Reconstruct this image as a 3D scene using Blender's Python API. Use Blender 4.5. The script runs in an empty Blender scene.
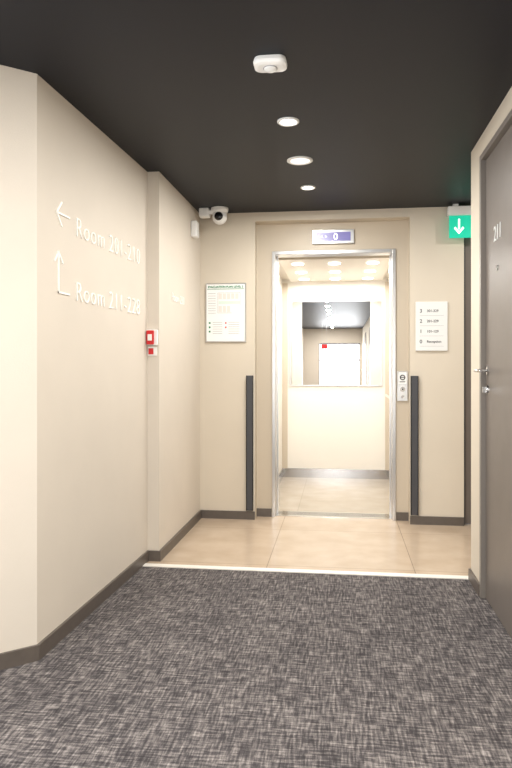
import bpy, bmesh, math
from mathutils import Vector, Matrix
S=bpy.context.scene
S.view_settings.view_transform='Standard'
S.view_settings.look='None'
S.view_settings.exposure=0.0
COL=S.collection
H=1.25; CZ=2.485

# ---------------- materials
def srgb(r,g,b):
    f=lambda c:(c/255/12.92) if c/255<=0.04045 else ((c/255+0.055)/1.055)**2.4
    return (f(r),f(g),f(b),1)
def mat(name,col,rough=0.6,metal=0.0,emit=None,es=0.0,noise=0.0,nscale=30,bump=0.0,bscale=200,spec=0.5):
    m=bpy.data.materials.new(name); m.use_nodes=True
    nt=m.node_tree; b=nt.nodes['Principled BSDF']
    b.inputs['Base Color'].default_value=col
    b.inputs['Roughness'].default_value=rough
    b.inputs['Metallic'].default_value=metal
    b.inputs['Specular IOR Level'].default_value=spec
    if emit: 
        b.inputs['Emission Color'].default_value=emit; b.inputs['Emission Strength'].default_value=es
    tc=nt.nodes.new('ShaderNodeTexCoord')
    if noise>0:
        n=nt.nodes.new('ShaderNodeTexNoise'); n.inputs['Scale'].default_value=nscale; n.inputs['Detail'].default_value=4
        nt.links.new(tc.outputs['Object'],n.inputs['Vector'])
        r=nt.nodes.new('ShaderNodeValToRGB')
        r.color_ramp.elements[0].position=0.3; r.color_ramp.elements[1].position=0.7
        r.color_ramp.elements[0].color=tuple(c*(1-noise) for c in col[:3])+(1,)
        r.color_ramp.elements[1].color=tuple(min(1,c*(1+noise)) for c in col[:3])+(1,)
        nt.links.new(n.outputs['Fac'],r.inputs['Fac']); nt.links.new(r.outputs['Color'],b.inputs['Base Color'])
    if bump>0:
        n=nt.nodes.new('ShaderNodeTexNoise'); n.inputs['Scale'].default_value=bscale; n.inputs['Detail'].default_value=3
        nt.links.new(tc.outputs['Object'],n.inputs['Vector'])
        bp=nt.nodes.new('ShaderNodeBump'); bp.inputs['Strength'].default_value=bump; bp.inputs['Distance'].default_value=0.002
        nt.links.new(n.outputs['Fac'],bp.inputs['Height']); nt.links.new(bp.outputs['Normal'],b.inputs['Normal'])
    return m
M_wall=mat('wall_paint',srgb(212,203,191),0.65,noise=0.02,nscale=3,bump=0.3,bscale=160)
M_wallb=mat('wall_paint_back',srgb(209,199,183),0.65,noise=0.02,nscale=3,bump=0.2,bscale=160)
M_portal=mat('portal_panel_paint',srgb(196,184,166),0.45)
M_ceil=mat('ceiling_charcoal_paint',srgb(16,18,26),0.45,noise=0.03,nscale=4,spec=0.2)
M_base=mat('baseboard_brown_tile',srgb(92,84,78),0.4,noise=0.08,nscale=20)
M_steel=mat('brushed_steel',srgb(200,199,198),0.28,1.0,bump=0.05,bscale=300)
M_chrome=mat('chrome',srgb(215,215,215),0.12,1.0)
M_mirror=mat('mirror_glass',(0.92,0.92,0.92,1),0.0,1.0)
M_white=mat('white_plastic',srgb(238,238,237),0.35)
M_paper=mat('paper_white',srgb(240,241,240),0.5)
M_lgrey=mat('sign_light_grey',srgb(226,227,226),0.4)
M_dark=mat('dark_grey_strip',srgb(66,66,70),0.45)
M_black=mat('black_plastic',srgb(15,15,17),0.2)
M_txt=mat('sign_text_dark',srgb(60,60,66),0.6)
M_line=mat('sign_text_grey',srgb(150,150,155),0.6)
M_letter=mat('raised_letter_white',srgb(248,246,242),0.4)
M_door=mat('door_taupe_laminate',srgb(106,98,92),0.42,noise=0.05,nscale=8)
M_doorfr=mat('door_frame_taupe',srgb(118,111,104),0.4)
M_green=mat('sign_green_print',srgb(30,130,90),0.5)
M_red=mat('red_plastic',srgb(200,30,35),0.35)
M_pink=mat('plan_pink_print',srgb(238,220,214),0.6)
M_mint=mat('plan_mint_print',srgb(216,230,220),0.6)
M_exit=mat('exit_sign_green_lit',srgb(20,180,145),0.4,emit=srgb(20,195,160),es=0.6)
M_exitw=mat('exit_sign_white_lit',srgb(255,255,255),0.4,emit=(1,1,1,1),es=1.0)
M_disp=mat('display_violet_lit',srgb(95,92,140),0.3,emit=srgb(120,112,175),es=0.6)
M_digit=mat('display_digit_lit',(1,1,1,1),0.3,emit=srgb(210,225,255),es=1.6)
M_lens=mat('lamp_lens_lit',(1,1,1,1),0.3,emit=(1,0.97,0.9,1),es=6)
M_lens2=mat('lamp_lens_soft',(1,1,1,1),0.3,emit=(1,0.93,0.88,1),es=1.3)
M_car=mat('elevator_wall_laminate',srgb(229,224,215),0.35)
M_carc=mat('elevator_ceiling_white',srgb(200,190,174),0.3)
M_caulk=mat('threshold_light',srgb(235,230,222),0.35,0.0)

def carpet():
    m=bpy.data.materials.new('carpet_woven_grey'); m.use_nodes=True
    nt=m.node_tree; b=nt.nodes['Principled BSDF']; b.inputs['Roughness'].default_value=0.95
    b.inputs['Specular IOR Level'].default_value=0.1
    tc=nt.nodes.new('ShaderNodeTexCoord')
    def N(sx,sy,scale,det=3,rough=0.6):
        mp=nt.nodes.new('ShaderNodeMapping'); mp.inputs['Scale'].default_value=(sx,sy,1)
        nt.links.new(tc.outputs['Object'],mp.inputs['Vector'])
        n=nt.nodes.new('ShaderNodeTexNoise'); n.inputs['Scale'].default_value=scale
        n.inputs['Detail'].default_value=det; n.inputs['Roughness'].default_value=rough
        nt.links.new(mp.outputs[0],n.inputs['Vector']); return n.outputs['Fac']
    def MA(op,a,bb):
        x=nt.nodes.new('ShaderNodeMath'); x.operation=op
        for i,v in enumerate((a,bb)):
            if isinstance(v,(int,float)): x.inputs[i].default_value=v
            else: nt.links.new(v,x.inputs[i])
        return x.outputs[0]
    a=N(14,100,1,3,0.55); c=N(110,12,1,3,0.55); big=N(1,1,4,2); fine=N(1,1,190,2)
    mid=N(1,1,22,2)
    s=MA('ADD',MA('MULTIPLY',a,0.36),MA('MULTIPLY',c,0.36))
    s=MA('ADD',s,MA('MULTIPLY',big,0.09)); s=MA('ADD',s,MA('MULTIPLY',fine,0.10)); s=MA('ADD',s,MA('MULTIPLY',mid,0.09))
    r=nt.nodes.new('ShaderNodeValToRGB'); nt.links.new(s,r.inputs['Fac'])
    e=r.color_ramp.elements
    e[0].position=0.40; e[0].color=srgb(56,53,54)
    e[1].position=0.64; e[1].color=srgb(162,155,152)
    x=e.new(0.48); x.color=srgb(80,76,77)
    x=e.new(0.55); x.color=srgb(117,111,109)
    nt.links.new(r.outputs['Color'],b.inputs['Base Color'])
    bp=nt.nodes.new('ShaderNodeBump'); bp.inputs['Strength'].default_value=0.4; bp.inputs['Distance'].default_value=0.003
    nt.links.new(s,bp.inputs['Height']); nt.links.new(bp.outputs['Normal'],b.inputs['Normal'])
    return m
def tile(name,c1,c2,cm,bw,rh,off=(0,0)):
    m=bpy.data.materials.new(name); m.use_nodes=True
    nt=m.node_tree; b=nt.nodes['Principled BSDF']; b.inputs['Roughness'].default_value=0.22
    tc=nt.nodes.new('ShaderNodeTexCoord')
    mp=nt.nodes.new('ShaderNodeMapping'); mp.inputs['Location'].default_value=(off[0],off[1],0)
    nt.links.new(tc.outputs['Object'],mp.inputs['Vector'])
    br=nt.nodes.new('ShaderNodeTexBrick'); br.offset=0.0
    br.inputs['Scale'].default_value=1; br.inputs['Brick Width'].default_value=bw; br.inputs['Row Height'].default_value=rh
    br.inputs['Mortar Size'].default_value=0.003; br.inputs['Mortar Smooth'].default_value=0.2
    br.inputs['Color1'].default_value=c1; br.inputs['Color2'].default_value=c2; br.inputs['Mortar'].default_value=cm
    nt.links.new(mp.outputs[0],br.inputs['Vector'])
    n=nt.nodes.new('ShaderNodeTexNoise'); n.inputs['Scale'].default_value=5; n.inputs['Detail'].default_value=8
    nt.links.new(tc.outputs['Object'],n.inputs['Vector'])
    r=nt.nodes.new('ShaderNodeValToRGB'); r.color_ramp.elements[0].position=0.3; r.color_ramp.elements[1].position=0.7
    r.color_ramp.elements[0].color=(0.84,0.82,0.79,1); r.color_ramp.elements[1].color=(1,1,1,1)
    nt.links.new(n.outputs['Fac'],r.inputs['Fac'])
    mx=nt.nodes.new('ShaderNodeMix'); mx.data_type='RGBA'; mx.blend_type='MULTIPLY'; mx.inputs['Factor'].default_value=1
    nt.links.new(br.outputs['Color'],mx.inputs[6]); nt.links.new(r.outputs['Color'],mx.inputs[7])
    nt.links.new(mx.outputs[2],b.inputs['Base Color'])
    return m
M_carpet=carpet()
M_tile=tile('lobby_stone_tile',srgb(198,179,158),srgb(194,175,154),srgb(158,141,123),0.9,0.9,(0.36+0.09,0.4))
M_ctile=tile('elevator_floor_tile',srgb(180,169,154),srgb(177,166,150),srgb(160,147,132),0.9,0.9,(0.36,0))

# ---------------- geometry helpers
def empty(name,loc=(0,0,0)):
    e=bpy.data.objects.new(name,None); COL.objects.link(e); e.location=loc; e.empty_display_size=0.05; return e
def fin(bm,name,m,parent=None,smooth=False,bevel=0,M=None):
    bmesh.ops.recalc_face_normals(bm,faces=bm.faces[:])
    me=bpy.data.meshes.new(name); bm.to_mesh(me); bm.free()
    if isinstance(m,(list,tuple)):
        for k in m: me.materials.append(k)
    else: me.materials.append(m)
    o=bpy.data.objects.new(name,me); COL.objects.link(o)
    if M is not None: o.matrix_world=M
    if parent: o.parent=parent; o.matrix_parent_inverse=Matrix.Translation(-Vector(parent.location))
    if smooth:
        for p in me.polygons: p.use_smooth=True
    if bevel:
        b=o.modifiers.new('bevel','BEVEL'); b.width=bevel; b.segments=2; b.limit_method='ANGLE'
    return o
def boxes(name,lst,m,parent=None,bevel=0):
    bm=bmesh.new()
    for (x0,x1,y0,y1,z0,z1) in lst:
        r=bmesh.ops.create_cube(bm,size=1)
        for v in r['verts']:
            v.co=Vector(((x0+x1)/2+v.co.x*(x1-x0),(y0+y1)/2+v.co.y*(y1-y0),(z0+z1)/2+v.co.z*(z1-z0)))
    return fin(bm,name,m,parent,bevel=bevel)
def box(name,x0,x1,y0,y1,z0,z1,m,parent=None,bevel=0):
    return boxes(name,[(x0,x1,y0,y1,z0,z1)],m,parent,bevel)
def prism(name,pts,z0,z1,m,parent=None,bevel=0):
    bm=bmesh.new()
    a=[bm.verts.new((p[0],p[1],z0)) for p in pts]; b=[bm.verts.new((p[0],p[1],z1)) for p in pts]
    n=len(pts)
    bm.faces.new(a); bm.faces.new(b)
    for i in range(n): bm.faces.new((a[i],a[(i+1)%n],b[(i+1)%n],b[i]))
    return fin(bm,name,m,parent,bevel=bevel)
def lathe(name,prof,m,loc,axis='Z',seg=40,parent=None,smooth=True):
    bm=bmesh.new(); rings=[]
    for (r,h) in prof:
        if r<1e-6: rings.append([bm.verts.new((0,0,h))])
        else: rings.append([bm.verts.new((r*math.cos(2*math.pi*i/seg),r*math.sin(2*math.pi*i/seg),h)) for i in range(seg)])
    for A,B in zip(rings,rings[1:]):
        for i in range(seg):
            j=(i+1)%seg
            if len(A)==1 and len(B)==1: continue
            if len(A)==1: bm.faces.new((A[0],B[i],B[j]))
            elif len(B)==1: bm.faces.new((A[i],A[j],B[0]))
            else: bm.faces.new((A[i],A[j],B[j],B[i]))
    R={'Z':Matrix.Identity(4),'-Z':Matrix.Rotation(math.pi,4,'X'),'-Y':Matrix.Rotation(math.pi/2,4,'X'),
       '-X':Matrix.Rotation(-math.pi/2,4,'Y'),'X':Matrix.Rotation(math.pi/2,4,'Y'),'Y':Matrix.Rotation(-math.pi/2,4,'X')}[axis]
    bmesh.ops.transform(bm,matrix=Matrix.Translation(Vector(loc))@R,verts=bm.verts[:])
    o=fin(bm,name,m,parent,smooth=False)
    if smooth:
        for p in o.data.polygons: p.use_smooth=True
        e=o.modifiers.new('es','EDGE_SPLIT'); e.split_angle=math.radians(35)
    return o
def text(name,s,size,loc,rot,m,parent=None,ext=0.001,off=0.0,align='LEFT',sp=1.0):
    from mathutils import Euler
    c=bpy.data.curves.new(name+'_c','FONT'); c.body=s; c.size=size; c.extrude=ext; c.offset=off
    c.align_x=align; c.space_character=sp; c.resolution_u=4
    t=bpy.data.objects.new(name+'_t',c); COL.objects.link(t)
    bpy.context.view_layer.update()
    me=bpy.data.meshes.new_from_object(t.evaluated_get(bpy.context.evaluated_depsgraph_get()))
    bpy.data.objects.remove(t,do_unlink=True)
    me.transform(Matrix.Translation(Vector(loc))@Euler(rot).to_matrix().to_4x4())
    me.materials.clear(); me.materials.append(m)
    o=bpy.data.objects.new(name,me); COL.objects.link(o)
    if parent: o.parent=parent; o.matrix_parent_inverse=Matrix.Translation(-Vector(parent.location))
    return o
def area(name,loc,rot,sx,sy,power,col=(1,1,1),parent=None,shape='RECTANGLE',spread=None):
    l=bpy.data.lights.new(name,'AREA'); l.shape=shape; l.size=sx
    if shape in('RECTANGLE','ELLIPSE'): l.size_y=sy
    l.energy=power; l.color=col
    if spread: l.spread=spread
    o=bpy.data.objects.new(name,l); COL.objects.link(o); o.location=loc; o.rotation_euler=rot
    if parent: o.parent=parent; o.matrix_parent_inverse=Matrix.Translation(-Vector(parent.location))
    return o
R90=math.pi/2

YB=-8.0
# ---------------- shell
box('floor',-2.6,2.6,YB-0.2,3.97,-0.1,0.0,M_carpet)
boxes('floor_lobby',[(-1.5,2.3,4.025,5.5,-0.1,0.0)],M_tile)
boxes('trim_threshold',[(-1.5,2.3,3.97,4.025,-0.1,0.005)],M_caulk)
box('ceiling',-2.6,2.6,YB-0.2,5.52,CZ,CZ+0.1,M_ceil)
P0=(-1.275,2.66); P1=(-1.222,4.10); P2=(-1.145,4.10); P3=(-1.135,5.30)
Pm=(-1.95,2.05)
prism('wall_left',[P0,P1,P2,P3,(-1.135,5.45),(-2.3,5.45),(-2.3,2.05),Pm],0,CZ,M_wall)
boxes('wall_left_rear',[(-2.1,-1.95,1.7,2.05,0,CZ),(-2.1,-1.95,-1.0,-0.7,0,CZ),(-2.1,-1.95,-0.7,1.7,0,0.35),(-2.1,-1.95,-0.7,1.7,2.25,CZ),
                        (-2.1,-1.25,YB,-1.0,0,CZ)],M_wall)
w2=empty('added_fill_window',(-2.0,0.5,0.35))  # invented window, out of view, added to frame the side fill lamp
boxes('frame',[(-2.07,-2.0,-0.7,-0.64,0.35,2.25),(-2.07,-2.0,1.64,1.7,0.35,2.25),(-2.07,-2.0,-0.64,1.64,0.35,0.41),
               (-2.07,-2.0,-0.64,1.64,2.19,2.25),(-2.07,-2.0,0.475,0.525,0.41,2.19)],M_white,w2)
boxes('wall_back',[(-1.135,-0.683,5.30,5.45,0,CZ),(0.546,0.957,5.30,5.45,0,CZ),(-0.683,0.546,5.30,5.45,2.414,CZ),
                   (0.957,2.3,5.36,5.52,2.30,CZ),(1.9,2.3,5.36,5.52,0,2.30)],M_wallb)
boxes('wall_elevator_portal',[(-0.683,-0.555,5.42,5.52,0,2.414),(0.445,0.546,5.42,5.52,0,2.414),(-0.555,0.445,5.42,5.52,2.185,2.414)],M_portal)
boxes('wall_right',[(0.755,2.3,3.69,3.96,0,CZ),(0.755,0.9,2.70,3.69,2.375,CZ),(0.755,0.9,YB,2.70,0,CZ),(2.3,2.4,3.69,5.5,0,CZ)],M_wallb)
boxes('wall_rear',[(-1.25,-0.72,YB-0.1,YB,0,CZ),(0.68,0.755,YB-0.1,YB,0,CZ),(-0.72,0.68,YB-0.1,YB,0,0.15),(-0.72,0.68,YB-0.1,YB,2.0,CZ)],M_wall)
w=empty('window_1',(-0.02,YB,0.15))
boxes('frame',[(-0.72,-0.68,YB-0.08,YB-0.02,0.15,2.0),(0.64,0.68,YB-0.08,YB-0.02,0.15,2.0),(-0.68,0.64,YB-0.08,YB-0.02,0.15,0.2),
               (-0.68,0.64,YB-0.08,YB-0.02,1.95,2.0),(-0.04,0.0,YB-0.08,YB-0.02,0.2,1.95),(-0.68,0.64,YB-0.08,YB-0.02,1.4,1.44)],M_line,w)

# baseboards
bh=0.065
def strip(name,pts,t=0.013,h=bh):
    L=[]; n=len(pts); nor=[]
    for i in range(n-1):
        d=Vector((pts[i+1][0]-pts[i][0],pts[i+1][1]-pts[i][1])).normalized(); nor.append(Vector((d.y,-d.x)))
    for i in range(n):
        if i==0: o=nor[0]
        elif i==n-1: o=nor[-1]
        else:
            o=(nor[i-1]+nor[i]); o=o/ (1+nor[i-1].dot(nor[i]))
        L.append((pts[i][0]+o.x*t,pts[i][1]+o.y*t))
    return prism(name,list(pts)+L[::-1],0.0,h,M_base)
strip('baseboard_left',[(-1.95,-1.0),Pm,P0,P1,P2,P3])
boxes('baseboard_back',[(-1.121,-0.683,5.287,5.30,0,bh),(-0.683,-0.56,5.407,5.42,0,bh),(0.45,0.546,5.407,5.42,0,bh),(0.546,0.957,5.287,5.30,0,bh)],M_base)
boxes('baseboard_right',[(0.742,0.755,3.69,3.973,0,bh),(0.755,2.3,3.96,3.973,0,bh),(0.742,0.755,YB,2.66,0,bh)],M_base)

# ---------------- elevator
E=empty('elevator',(-0.055,5.5,0))
boxes('landing_door_frame',[(-0.555,-0.527,5.405,5.56,0,2.185),(0.417,0.445,5.405,5.56,0,2.185),(-0.527,0.417,5.405,5.56,2.157,2.185)],M_steel,E,bevel=0.002)
boxes('landing_door_leaf_edges',[(-0.60,-0.518,5.56,5.585,0,2.2),(0.408,0.48,5.56,5.585,0,2.2)],M_steel,E)
boxes('sill',[(-0.60,0.48,5.44,5.62,-0.03,0.004)],M_chrome,E)
boxes('sill_grooves',[(-0.52,0.41,5.50,5.506,0.004,0.005),(-0.52,0.41,5.54,5.546,0.004,0.005),(-0.52,0.41,5.58,5.586,0.004,0.005)],M_black,E)
CX0,CX1,CY0,CY1,CH=-0.64,0.55,5.62,7.35,2.20
boxes('car_floor',[(CX0,CX1,CY0,CY1,-0.06,0.0)],M_ctile,E)
boxes('car_walls',[(CX0-0.04,CX0,CY0,CY1+0.04,-0.06,CH),(CX1,CX1+0.04,CY0,CY1+0.04,-0.06,CH),(CX0,CX1,CY1,CY1+0.04,-0.06,CH),
   (CX0-0.04,-0.52,5.59,5.64,0,CH),(0.41,CX1+0.04,5.59,5.64,0,CH),(-0.52,0.41,5.59,5.64,2.17,CH)],M_car,E)
boxes('car_ceiling',[(CX0-0.04,CX1+0.04,5.58,CY1+0.04,CH,CH+0.05)],M_carc,E)
boxes('car_ceiling_panel',[(CX0+0.10,CX1-0.10,5.74,CY1-0.10,CH-0.035,CH-0.002)],M_carc,E,bevel=0.006)
boxes('car_wall_joints',[(CX0+0.0,CX0+0.06,CY1-0.012,CY1,0.1,CH-0.04),(CX1-0.06,CX1,CY1-0.012,CY1,0.1,CH-0.04)],M_portal,E)
boxes('car_kickplate',[(CX0,CX1,CY1-0.012,CY1,0,0.10),(CX0,CX0+0.012,CY0+0.03,CY1,0,0.10),(CX1-0.012,CX1,CY0+0.03,CY1,0,0.10)],
      mat('kickplate_steel',srgb(176,175,176),0.16,1.0),E)
mx0,mx1,mz0,mz1=-0.545,0.45,1.03,1.95
box('car_mirror',mx0,mx1,CY1-0.012,CY1-0.004,mz0,mz1,M_mirror,E)
boxes('car_mirror_frame',[(mx0-0.012,mx0,CY1-0.016,CY1,mz0-0.012,mz1+0.012),(mx1,mx1+0.012,CY1-0.016,CY1,mz0-0.012,mz1+0.012),
   (mx0,mx1,CY1-0.016,CY1,mz1,mz1+0.012),(mx0,mx1,CY1-0.016,CY1,mz0-0.012,mz0)],M_steel,E)
lathe('car_handrail',[(0.0,0),(0.018,0),(0.018,1.2),(0,1.2)],M_chrome,(CX1-0.06,5.9,0.93),'Y',20,E)
boxes('car_handrail_brackets',[(CX1-0.06,CX1,6.0,6.02,0.92,0.94),(CX1-0.06,CX1,6.95,6.97,0.92,0.94)],M_chrome,E)
boxes('car_operating_panel',[(CX0,CX0+0.012,6.0,6.22,0.85,1.6)],M_steel,E)
k=0
for ix in (-0.38,-0.05,0.29):
    for iy in (5.98,6.52,7.05):
        lathe('car_spot_%d'%k,[(0,0.0),(0.04,0.0),(0.045,-0.006),(0.052,-0.006),(0.055,0.001)],M_lens,(ix,iy,CH-0.036),'Z',24,E)
        area('car_spot_lamp_%d'%k,(ix,iy,CH-0.05),(0,0,0),0.08,0,3.9,(1,0.975,0.945),E,'DISK')
        k+=1

# indicator display above the door
D=empty('elevator_floor_display',(-0.06,5.42,2.3))
zc=1.25+(365-238)*5.42/660; 
box('bezel',-0.225,0.115,5.395,5.42,zc-0.058,zc+0.058,M_steel,D,bevel=0.004)
box('screen',-0.195,0.085,5.392,5.396,zc-0.036,zc+0.036,M_disp,D)
text('digit','0',0.075,(-0.035,5.391,zc-0.026),(R90,0,0),M_digit,D,0.0005,0,'CENTER')
text('arrow_label','<  >',0.03,(-0.13,5.391,zc-0.01),(R90,0,0),M_digit,D,0.0005,0,'CENTER')

# call panel
C=empty('elevator_call_panel',(0.497,5.42,1.08))
box('plate',0.456,0.540,5.405,5.42,0.96,1.20,M_steel,C,bevel=0.003)
box('label',0.468,0.528,5.402,5.405,1.10,1.19,M_paper,C)
lathe('no_entry_ring',[(0.014,0),(0.014,0.002),(0.022,0.002),(0.022,0)],M_txt,(0.498,5.402,1.15),'-Y',28,C)
boxes('label_marks',[(0.480,0.516,5.400,5.402,1.147,1.153),(0.475,0.520,5.4005,5.402,1.112,1.118)],M_txt,C)
lathe('button',[(0,0.008),(0.014,0.008),(0.016,0.004),(0.020,0.004),(0.021,0)],M_chrome,(0.498,5.405,1.055),'-Y',28,C)
lathe('button_centre',[(0,0.010),(0.007,0.010),(0.007,0.007)],M_black,(0.498,5.405,1.055),'-Y',20,C)
lathe('keyswitch',[(0,0.006),(0.010,0.006),(0.012,0)],M_chrome,(0.498,5.405,0.995),'-Y',24,C)

# dark vertical strips
def guard(name,x0,x1,z0,z1):
    g=empty(name,((x0+x1)/2,5.3,z0))
    box('rail',x0,x1,5.275,5.30,z0,z1,M_dark,g,bevel=0.004)
    boxes('rail_edge',[(x0,x0+0.006,5.27,5.276,z0,z1),(x1-0.006,x1,5.27,5.276,z0,z1)],M_black,g)
guard('wall_bumper_rail',-0.752,-0.695,0.075,1.165)
guard('wall_bumper_rail',0.549,0.608,0.075,1.165)

# ---------------- evacuation plan poster
A=empty('evacuation_plan_poster',(-0.91,5.3,1.65))
x0,x1,z0,z1=-1.088,-0.755,1.435,1.915
box('board',x0,x1,5.286,5.30,z0,z1,M_steel,A,bevel=0.003)
box('sheet',x0+0.010,x1-0.010,5.2845,5.2865,z0+0.010,z1-0.010,M_paper,A)
yy=(5.2830,5.2845)
text('title','EVACUATION PLAN LEVEL 2',0.023,((x0+x1)/2,5.2835,z1-0.038),(R90,0,0),M_green,A,0.0004,0.0008,'CENTER')
boxes('header_bar',[(x0+0.015,x1-0.015,*yy,z1-0.050,z1-0.046)],M_green,A)
boxes('plan_rooms',[(x0+0.11+i*0.034,x0+0.136+i*0.034,*yy,z1-0.13,z1-0.085) for i in range(5)]+
      [(x0+0.11+i*0.034,x0+0.136+i*0.034,*yy,z1-0.235,z1-0.185) for i in range(3)],M_pink,A)
boxes('plan_corridor',[(x0+0.11,x1-0.05,*yy,z1-0.17,z1-0.146)],M_mint,A)
boxes('plan_lines',[(x0+0.102,x1-0.046,*yy,z1-0.080,z1-0.078),(x0+0.102,x0+0.22,*yy,z1-0.243,z1-0.241),
   (x0+0.102,x0+0.104,*yy,z1-0.242,z1-0.08),(x1-0.048,x1-0.046,*yy,z1-0.18,z1-0.08)]+
   [(x0+0.022,x0+0.085,*yy,z1-0.085-i*0.02,z1-0.0825-i*0.02) for i in range(9)]+
   [(x0+0.06,x0+0.14,*yy,z0+0.16-i*0.018,z0+0.1625-i*0.018) for i in range(6)]+
   [(x0+0.19,x0+0.28,*yy,z0+0.16-i*0.018,z0+0.1625-i*0.018) for i in range(6)],M_line,A)
boxes('plan_green_icons',[(x0+0.028,x0+0.042,*yy,z0+0.15-i*0.035,z0+0.164-i*0.035) for i in range(3)],M_green,A)
boxes('plan_red_icons',[(x0+0.162,x0+0.174,*yy,z0+0.15-i*0.035,z0+0.162-i*0.035) for i in range(2)],M_red,A)

# right directory sign
B=empty('floor_directory_sign',(0.71,5.3,1.55))
x0,x1,z0,z1=0.588,0.832,1.36,1.745
box('panel',x0,x1,5.285,5.30,z0,z1,M_lgrey,B,bevel=0.004)
for i,(a,b_) in enumerate((('3','301-329'),('2','201-229'),('1','101-129'),('0','Reception'))):
    zz=z1-0.085-i*0.080
    text('row_number_%d'%i,a,0.040,(x0+0.030,5.2845,zz),(R90,0,0),M_txt,B,0.0005,0.0004)
    text('row_text_%d'%i,b_,0.027,(x0+0.085,5.2845,zz+0.004),(R90,0,0),M_txt,B,0.0005,0.0004)
    boxes('row_line_%d'%i,[(x0+0.03,x1-0.03,5.284,5.285,zz-0.024,zz-0.0225)],M_line,B)

# ---------------- exit sign
X=empty('exit_sign',(0.95,5.23,CZ))
box('housing',0.822,1.09,5.19,5.27,CZ-0.088,CZ-0.02,M_white,X,bevel=0.005)
boxes('ceiling_bracket',[(0.86,0.90,5.21,5.25,CZ-0.02,CZ),(1.01,1.05,5.21,5.25,CZ-0.02,CZ)],M_white,X)
box('panel',0.832,1.080,5.215,5.23,2.225,CZ-0.090,M_exit,X,bevel=0.002)
ys=(5.212,5.2145)
bm=bmesh.new()
def poly(pts):
    v0=[bm.verts.new((p[0],ys[0],p[1])) for p in pts]; v1=[bm.verts.new((p[0],ys[1],p[1])) for p in pts]
    bm.faces.new(v0); bm.faces.new(v1[::-1])
    for i in range(len(pts)):
        j=(i+1)%len(pts); bm.faces.new((v0[i],v0[j],v1[j],v1[i]))
cx=0.905; cz=2.31
poly([(cx-0.007,cz+0.06),(cx+0.007,cz+0.06),(cx+0.007,cz-0.02),(cx-0.007,cz-0.02)])
poly([(cx-0.038,cz-0.012),(cx-0.028,cz-0.000),(cx+0.002,cz-0.038),(cx,cz-0.056)])
poly([(cx+0.038,cz-0.012),(cx+0.028,cz-0.000),(cx-0.002,cz-0.038),(cx,cz-0.056)])
cx=1.01
poly([(cx-0.005,cz-0.005),(cx+0.012,cz-0.005),(cx+0.018,cz+0.03),(cx,cz+0.032)])
poly([(cx-0.005,cz-0.005),(cx+0.003,cz-0.005),(cx-0.006,cz-0.055),(cx-0.016,cz-0.055)])
poly([(cx+0.003,cz-0.005),(cx+0.012,cz-0.005),(cx+0.032,cz-0.045),(cx+0.022,cz-0.05)])
fin(bm,'pictogram',M_exitw,X)
lathe('pictogram_head',[(0,0.003),(0.008,0.003),(0.008,0)],M_exitw,(1.021,5.215,cz+0.042),'-Y',16,X)

# second exit sign far behind (seen in mirror)
X2=empty('exit_sign',(-0.46,-5.0,CZ))
box('panel',-0.56,-0.36,-5.01,-4.99,1.72,1.86,M_red,X2)
boxes('rods',[(-0.53,-0.525,-5.005,-4.995,1.86,CZ),(-0.395,-0.39,-5.005,-4.995,1.86,CZ)],M_steel,X2)

# ---------------- dark door at lobby back right
G=empty('door_2',(1.4,5.36,0))
boxes('frame',[(0.957,0.972,5.33,5.40,0,2.30),(1.86,1.9,5.33,5.40,0,2.30),(0.972,1.86,5.33,5.40,2.26,2.30)],M_dark,G)
box('leaf',0.972,1.86,5.335,5.375,0.006,2.26,M_door,G)
box('handle',1.16,1.28,5.275,5.29,1.05,1.07,M_chrome,G)
lathe('rosette',[(0,0.05),(0.01,0.05),(0.01,0.01),(0.025,0.008),(0.025,0)],M_chrome,(1.17,5.335,1.06),'-Y',24,G)

# ---------------- room door right
F=empty('door_1',(0.78,3.2,0))
boxes('frame',[(0.747,0.86,3.655,3.69,0,2.375),(0.747,0.86,2.70,2.735,0,2.375),(0.747,0.86,2.735,3.655,2.345,2.375)],M_doorfr,F,bevel=0.002)
box('leaf',0.772,0.82,2.738,3.652,0.006,2.342,M_door,F,bevel=0.002)
box('backing',0.83,0.90,2.70,3.69,0,2.375,M_dark,F)
hy=3.60; hz=1.22
lathe('handle_rosette',[(0,0.06),(0.009,0.06),(0.009,0.009),(0.026,0.008),(0.026,0)],M_chrome,(0.772,hy,hz),'-X',28,F)
lathe('handle_lever',[(0,0),(0.009,0),(0.009,0.125),(0.006,0.13),(0,0.13)],M_chrome,(0.772-0.062,hy+0.01,hz),'-Y',20,F)
lathe('lock_rosette',[(0,0.010),(0.020,0.010),(0.024,0)],M_chrome,(0.772,hy,hz-0.10),'-X',28,F)
box('thumbturn',0.745,0.762,hy-0.004,hy+0.004,hz-0.115,hz-0.085,M_chrome,F)
lathe('peephole',[(0,0.002),(0.007,0.003),(0.008,0.006),(0.013,0.005),(0.014,0)],M_steel,(0.772,3.38,1.73),'-X',24,F)
text('room_number','211',0.11,(0.7715,3.46,1.87),(R90,0,-R90),M_lgrey,F,0.003,-0.001)
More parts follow.
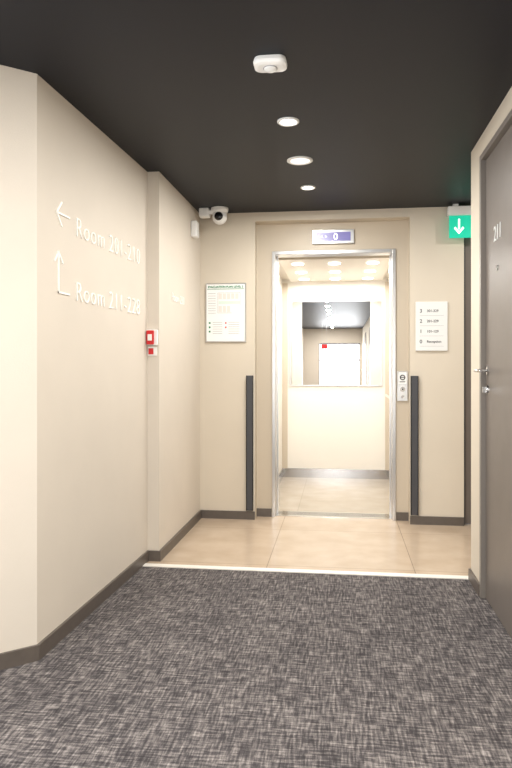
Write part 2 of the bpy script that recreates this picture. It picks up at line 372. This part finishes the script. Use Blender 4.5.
# doors of rooms behind the camera (seen in the mirror)
def sidedoor(name,xf,sgn,ya,yb):
    g=empty(name,(xf,(ya+yb)/2,0))
    def X_(a,b): 
        p,q=xf+sgn*a,xf+sgn*b
        return (min(p,q),max(p,q))
    fr=X_(0,0.015); lf=X_(0,0.010); hd=X_(0.045,0.06); nk=X_(0.01,0.06)
    boxes('frame',[(*fr,yb,yb+0.05,0,2.2),(*fr,ya-0.05,ya,0,2.2),(*fr,ya,yb,2.15,2.2)],M_doorfr,g)
    box('leaf',*lf,ya,yb,0.006,2.15,M_door,g)
    box('handle',*hd,yb-0.20,yb-0.06,1.05,1.07,M_chrome,g)
    box('handle_neck',*nk,yb-0.075,yb-0.06,1.05,1.07,M_chrome,g)
sidedoor('door_3',0.755,-1,-2.5,-1.6)
sidedoor('door_4',0.755,-1,-5.6,-4.7)
sidedoor('door_5',-1.25,1,-3.4,-2.5)
sidedoor('door_6',-1.25,1,-6.6,-5.7)

# ---------------- wall lettering
slope=math.atan2(P1[0]-P0[0],P1[1]-P0[1])
def wx(y): return P0[0]+(y-P0[1])*math.tan(slope)
rot=(R90,0,R90-slope)
def wayline(nm,s,y,z):
    W=empty(nm,(wx(y),y,z))
    text('lettering',s,0.138,(wx(y)+0.0025,y,z),rot,M_letter,W,0.0025,-0.0024,'LEFT',1.11)
    return W
W1=wayline('wayfinding_sign','Room 201-210',3.03,1.868)
W2=wayline('wayfinding_sign','Room 211-228',3.03,1.558)
def bars(name,segs,parent,t=0.008):
    bm=bmesh.new()
    for (ya,za,yb,zb) in segs:
        d=Vector((0,yb-ya,zb-za)).normalized(); n=Vector((0,-d.z,d.y))*t/2; e=d*t/2
        a=Vector((0,ya,za))-e; b=Vector((0,yb,zb))+e
        q=[a+n,a-n,b-n,b+n]
        lo=[bm.verts.new((wx(p.y),p.y,p.z)) for p in q]; hi=[bm.verts.new((wx(p.y)+0.005,p.y,p.z)) for p in q]
        bm.faces.new(lo[::-1]); bm.faces.new(hi)
        for i in range(4): bm.faces.new((lo[i],lo[(i+1)%4],hi[(i+1)%4],hi[i]))
    fin(bm,name,M_letter,parent)
bars('arrow',[(2.835,1.940,2.965,1.940),(2.835,1.940,2.885,1.993),(2.835,1.940,2.885,1.887)],W1)
bars('arrow',[(2.855,1.58,2.855,1.765),(2.855,1.765,2.815,1.718),(2.855,1.765,2.895,1.718),(2.855,1.58,2.965,1.58)],W2)
W3=empty('wall_room_lettering',(-1.14,4.5,1.67))
text('lettering','Room 230',0.085,(-1.1405+0.001,4.40,1.69),(R90,0,R90),M_letter,W3,0.0015,-0.001)

# fire call point on the wall return
K=empty('fire_call_point',(-1.185,4.10,1.4))
box('back_box',-1.221,-1.150,4.075,4.10,1.375,1.475,M_white,K,bevel=0.005)
box('red_face',-1.219,-1.170,4.060,4.075,1.380,1.470,M_red,K,bevel=0.004)
box('press_plate',-1.208,-1.181,4.057,4.060,1.405,1.445,M_white,K)
box('label_plate',-1.217,-1.160,4.093,4.10,1.31,1.365,M_white,K)
box('label_mark',-1.213,-1.180,4.091,4.093,1.318,1.357,M_red,K)

# small white wall box near the ceiling
Q=empty('wall_alarm_sounder',(-1.12,5.05,2.3))
box('body',-1.137,-1.09,4.96,5.05,2.235,2.36,M_white,Q,bevel=0.01)
box('grille',-1.092,-1.087,4.975,5.035,2.25,2.29,M_lgrey,Q)

# dome security camera
Z=empty('security_camera',(-0.95,5.12,CZ))
box('junction_box',-1.10,-1.02,5.08,5.16,CZ-0.07,CZ,M_white,Z,bevel=0.008)
box('arm',-1.03,-0.97,5.105,5.135,CZ-0.045,CZ-0.018,M_white,Z)
lathe('base',[(0,0),(0.068,0),(0.070,-0.012),(0.066,-0.03),(0.058,-0.04),(0,-0.04)],M_white,(-0.94,5.12,CZ),'Z',36,Z)
n=14; R=0.058
lathe('ball',[(R*math.sin(math.pi*i/n),R*math.cos(math.pi*i/n)) for i in range(n+1)],M_white,(-0.94,5.12,CZ-0.072),'-Y',32,Z)
lathe('lens_ring',[(0.0,0.062),(0.020,0.060),(0.030,0.055),(0.034,0.047)],M_black,(-0.94,5.12,CZ-0.072),'-Y',28,Z)

# ---------------- ceiling fixtures
def downlight(x,y,r,power,lens=M_lens,spread=None):
    L=empty('ceiling_downlight',(x,y,CZ))
    lathe('trim_ring',[(r*0.74,0.001),(r*0.76,-0.008),(r*0.9,-0.010),(r,-0.006),(r,0.002)],M_white,(x,y,CZ),'Z',40,L)
    lathe('lens',[(0,-0.003),(r*0.74,-0.003),(r*0.75,0.001)],lens,(x,y,CZ),'Z',32,L)
    area('lamp',(x,y,CZ-0.015),(0,0,0),r*1.5,0,power,(1,0.97,0.91),L,'DISK')
downlight(-0.26,3.335,0.056,16)
downlight(-0.22,4.59,0.052,20)
downlight(-0.24,3.98,0.078,8,M_lens2)
downlight(1.5,4.6,0.052,14)  # added lamp, out of view, brightens the alcove by the back door
for yy_,pw in ((1.9,24),(0.9,24),(-0.1,24),(-1.1,26),(-2.6,26),(-4.2,26),(-5.6,26),(-7.0,26)):
    downlight(-0.26,yy_,0.056,pw)

TY=2.66
T=empty('ceiling_motion_detector',(-0.28,TY,CZ))
bm=bmesh.new()
def rr(w,d,rad,z,seg=6):
    out=[]
    for (sx,sy,a0) in ((1,1,0),(-1,1,90),(-1,-1,180),(1,-1,270)):
        for i in range(seg+1):
            a=math.radians(a0+90*i/seg)
            out.append(bm.verts.new((-0.28+sx*(w/2-rad)+rad*math.cos(a),TY+sy*(d/2-rad)+rad*math.sin(a),z)))
    return out
rings=[rr(0.125,0.10,0.03,CZ),rr(0.135,0.106,0.032,CZ-0.016),rr(0.130,0.100,0.03,CZ-0.028),rr(0.10,0.075,0.028,CZ-0.033)]
for a,b_ in zip(rings,rings[1:]):
    for i in range(len(a)):
        j=(i+1)%len(a); bm.faces.new((a[i],a[j],b_[j],b_[i]))
bm.faces.new(rings[0]); bm.faces.new(rings[-1])
fin(bm,'body',M_white,T,bevel=0.002)
lathe('sensor_lens',[(0.026,0.002),(0.026,-0.006),(0.020,-0.011),(0.009,-0.014),(0,-0.015)],M_lgrey,(-0.28,TY,CZ-0.033),'Z',32,T)
lathe('sensor_ring',[(0.026,0.001),(0.026,-0.002),(0.029,-0.002),(0.029,0.001)],M_line,(-0.28,TY,CZ-0.033),'Z',32,T)

# ---------------- lights
area('window_daylight',(-0.02,YB-0.15,1.07),(R90,0,0),1.4,1.85,110,(0.97,0.99,1.0))
area('added_side_fill',(-2.09,0.5,1.3),(0,-R90,0),1.9,2.4,110,(0.96,0.98,1.0))  # added neutral fill from the left, set in the invented window
wd=bpy.data.worlds.new('World'); S.world=wd; wd.use_nodes=True
wd.node_tree.nodes['Background'].inputs[0].default_value=(0.9,0.95,1,1)
wd.node_tree.nodes['Background'].inputs[1].default_value=1.0

# ---------------- camera
cd=bpy.data.cameras.new('camera'); cam=bpy.data.objects.new('camera',cd); COL.objects.link(cam)
cam.location=(0,0,H); cam.rotation_euler=(R90,0,math.atan(84/660))
cd.sensor_width=36; cd.lens=660/768*36; cd.shift_y=-19/768; cd.clip_start=0.05
S.camera=cam
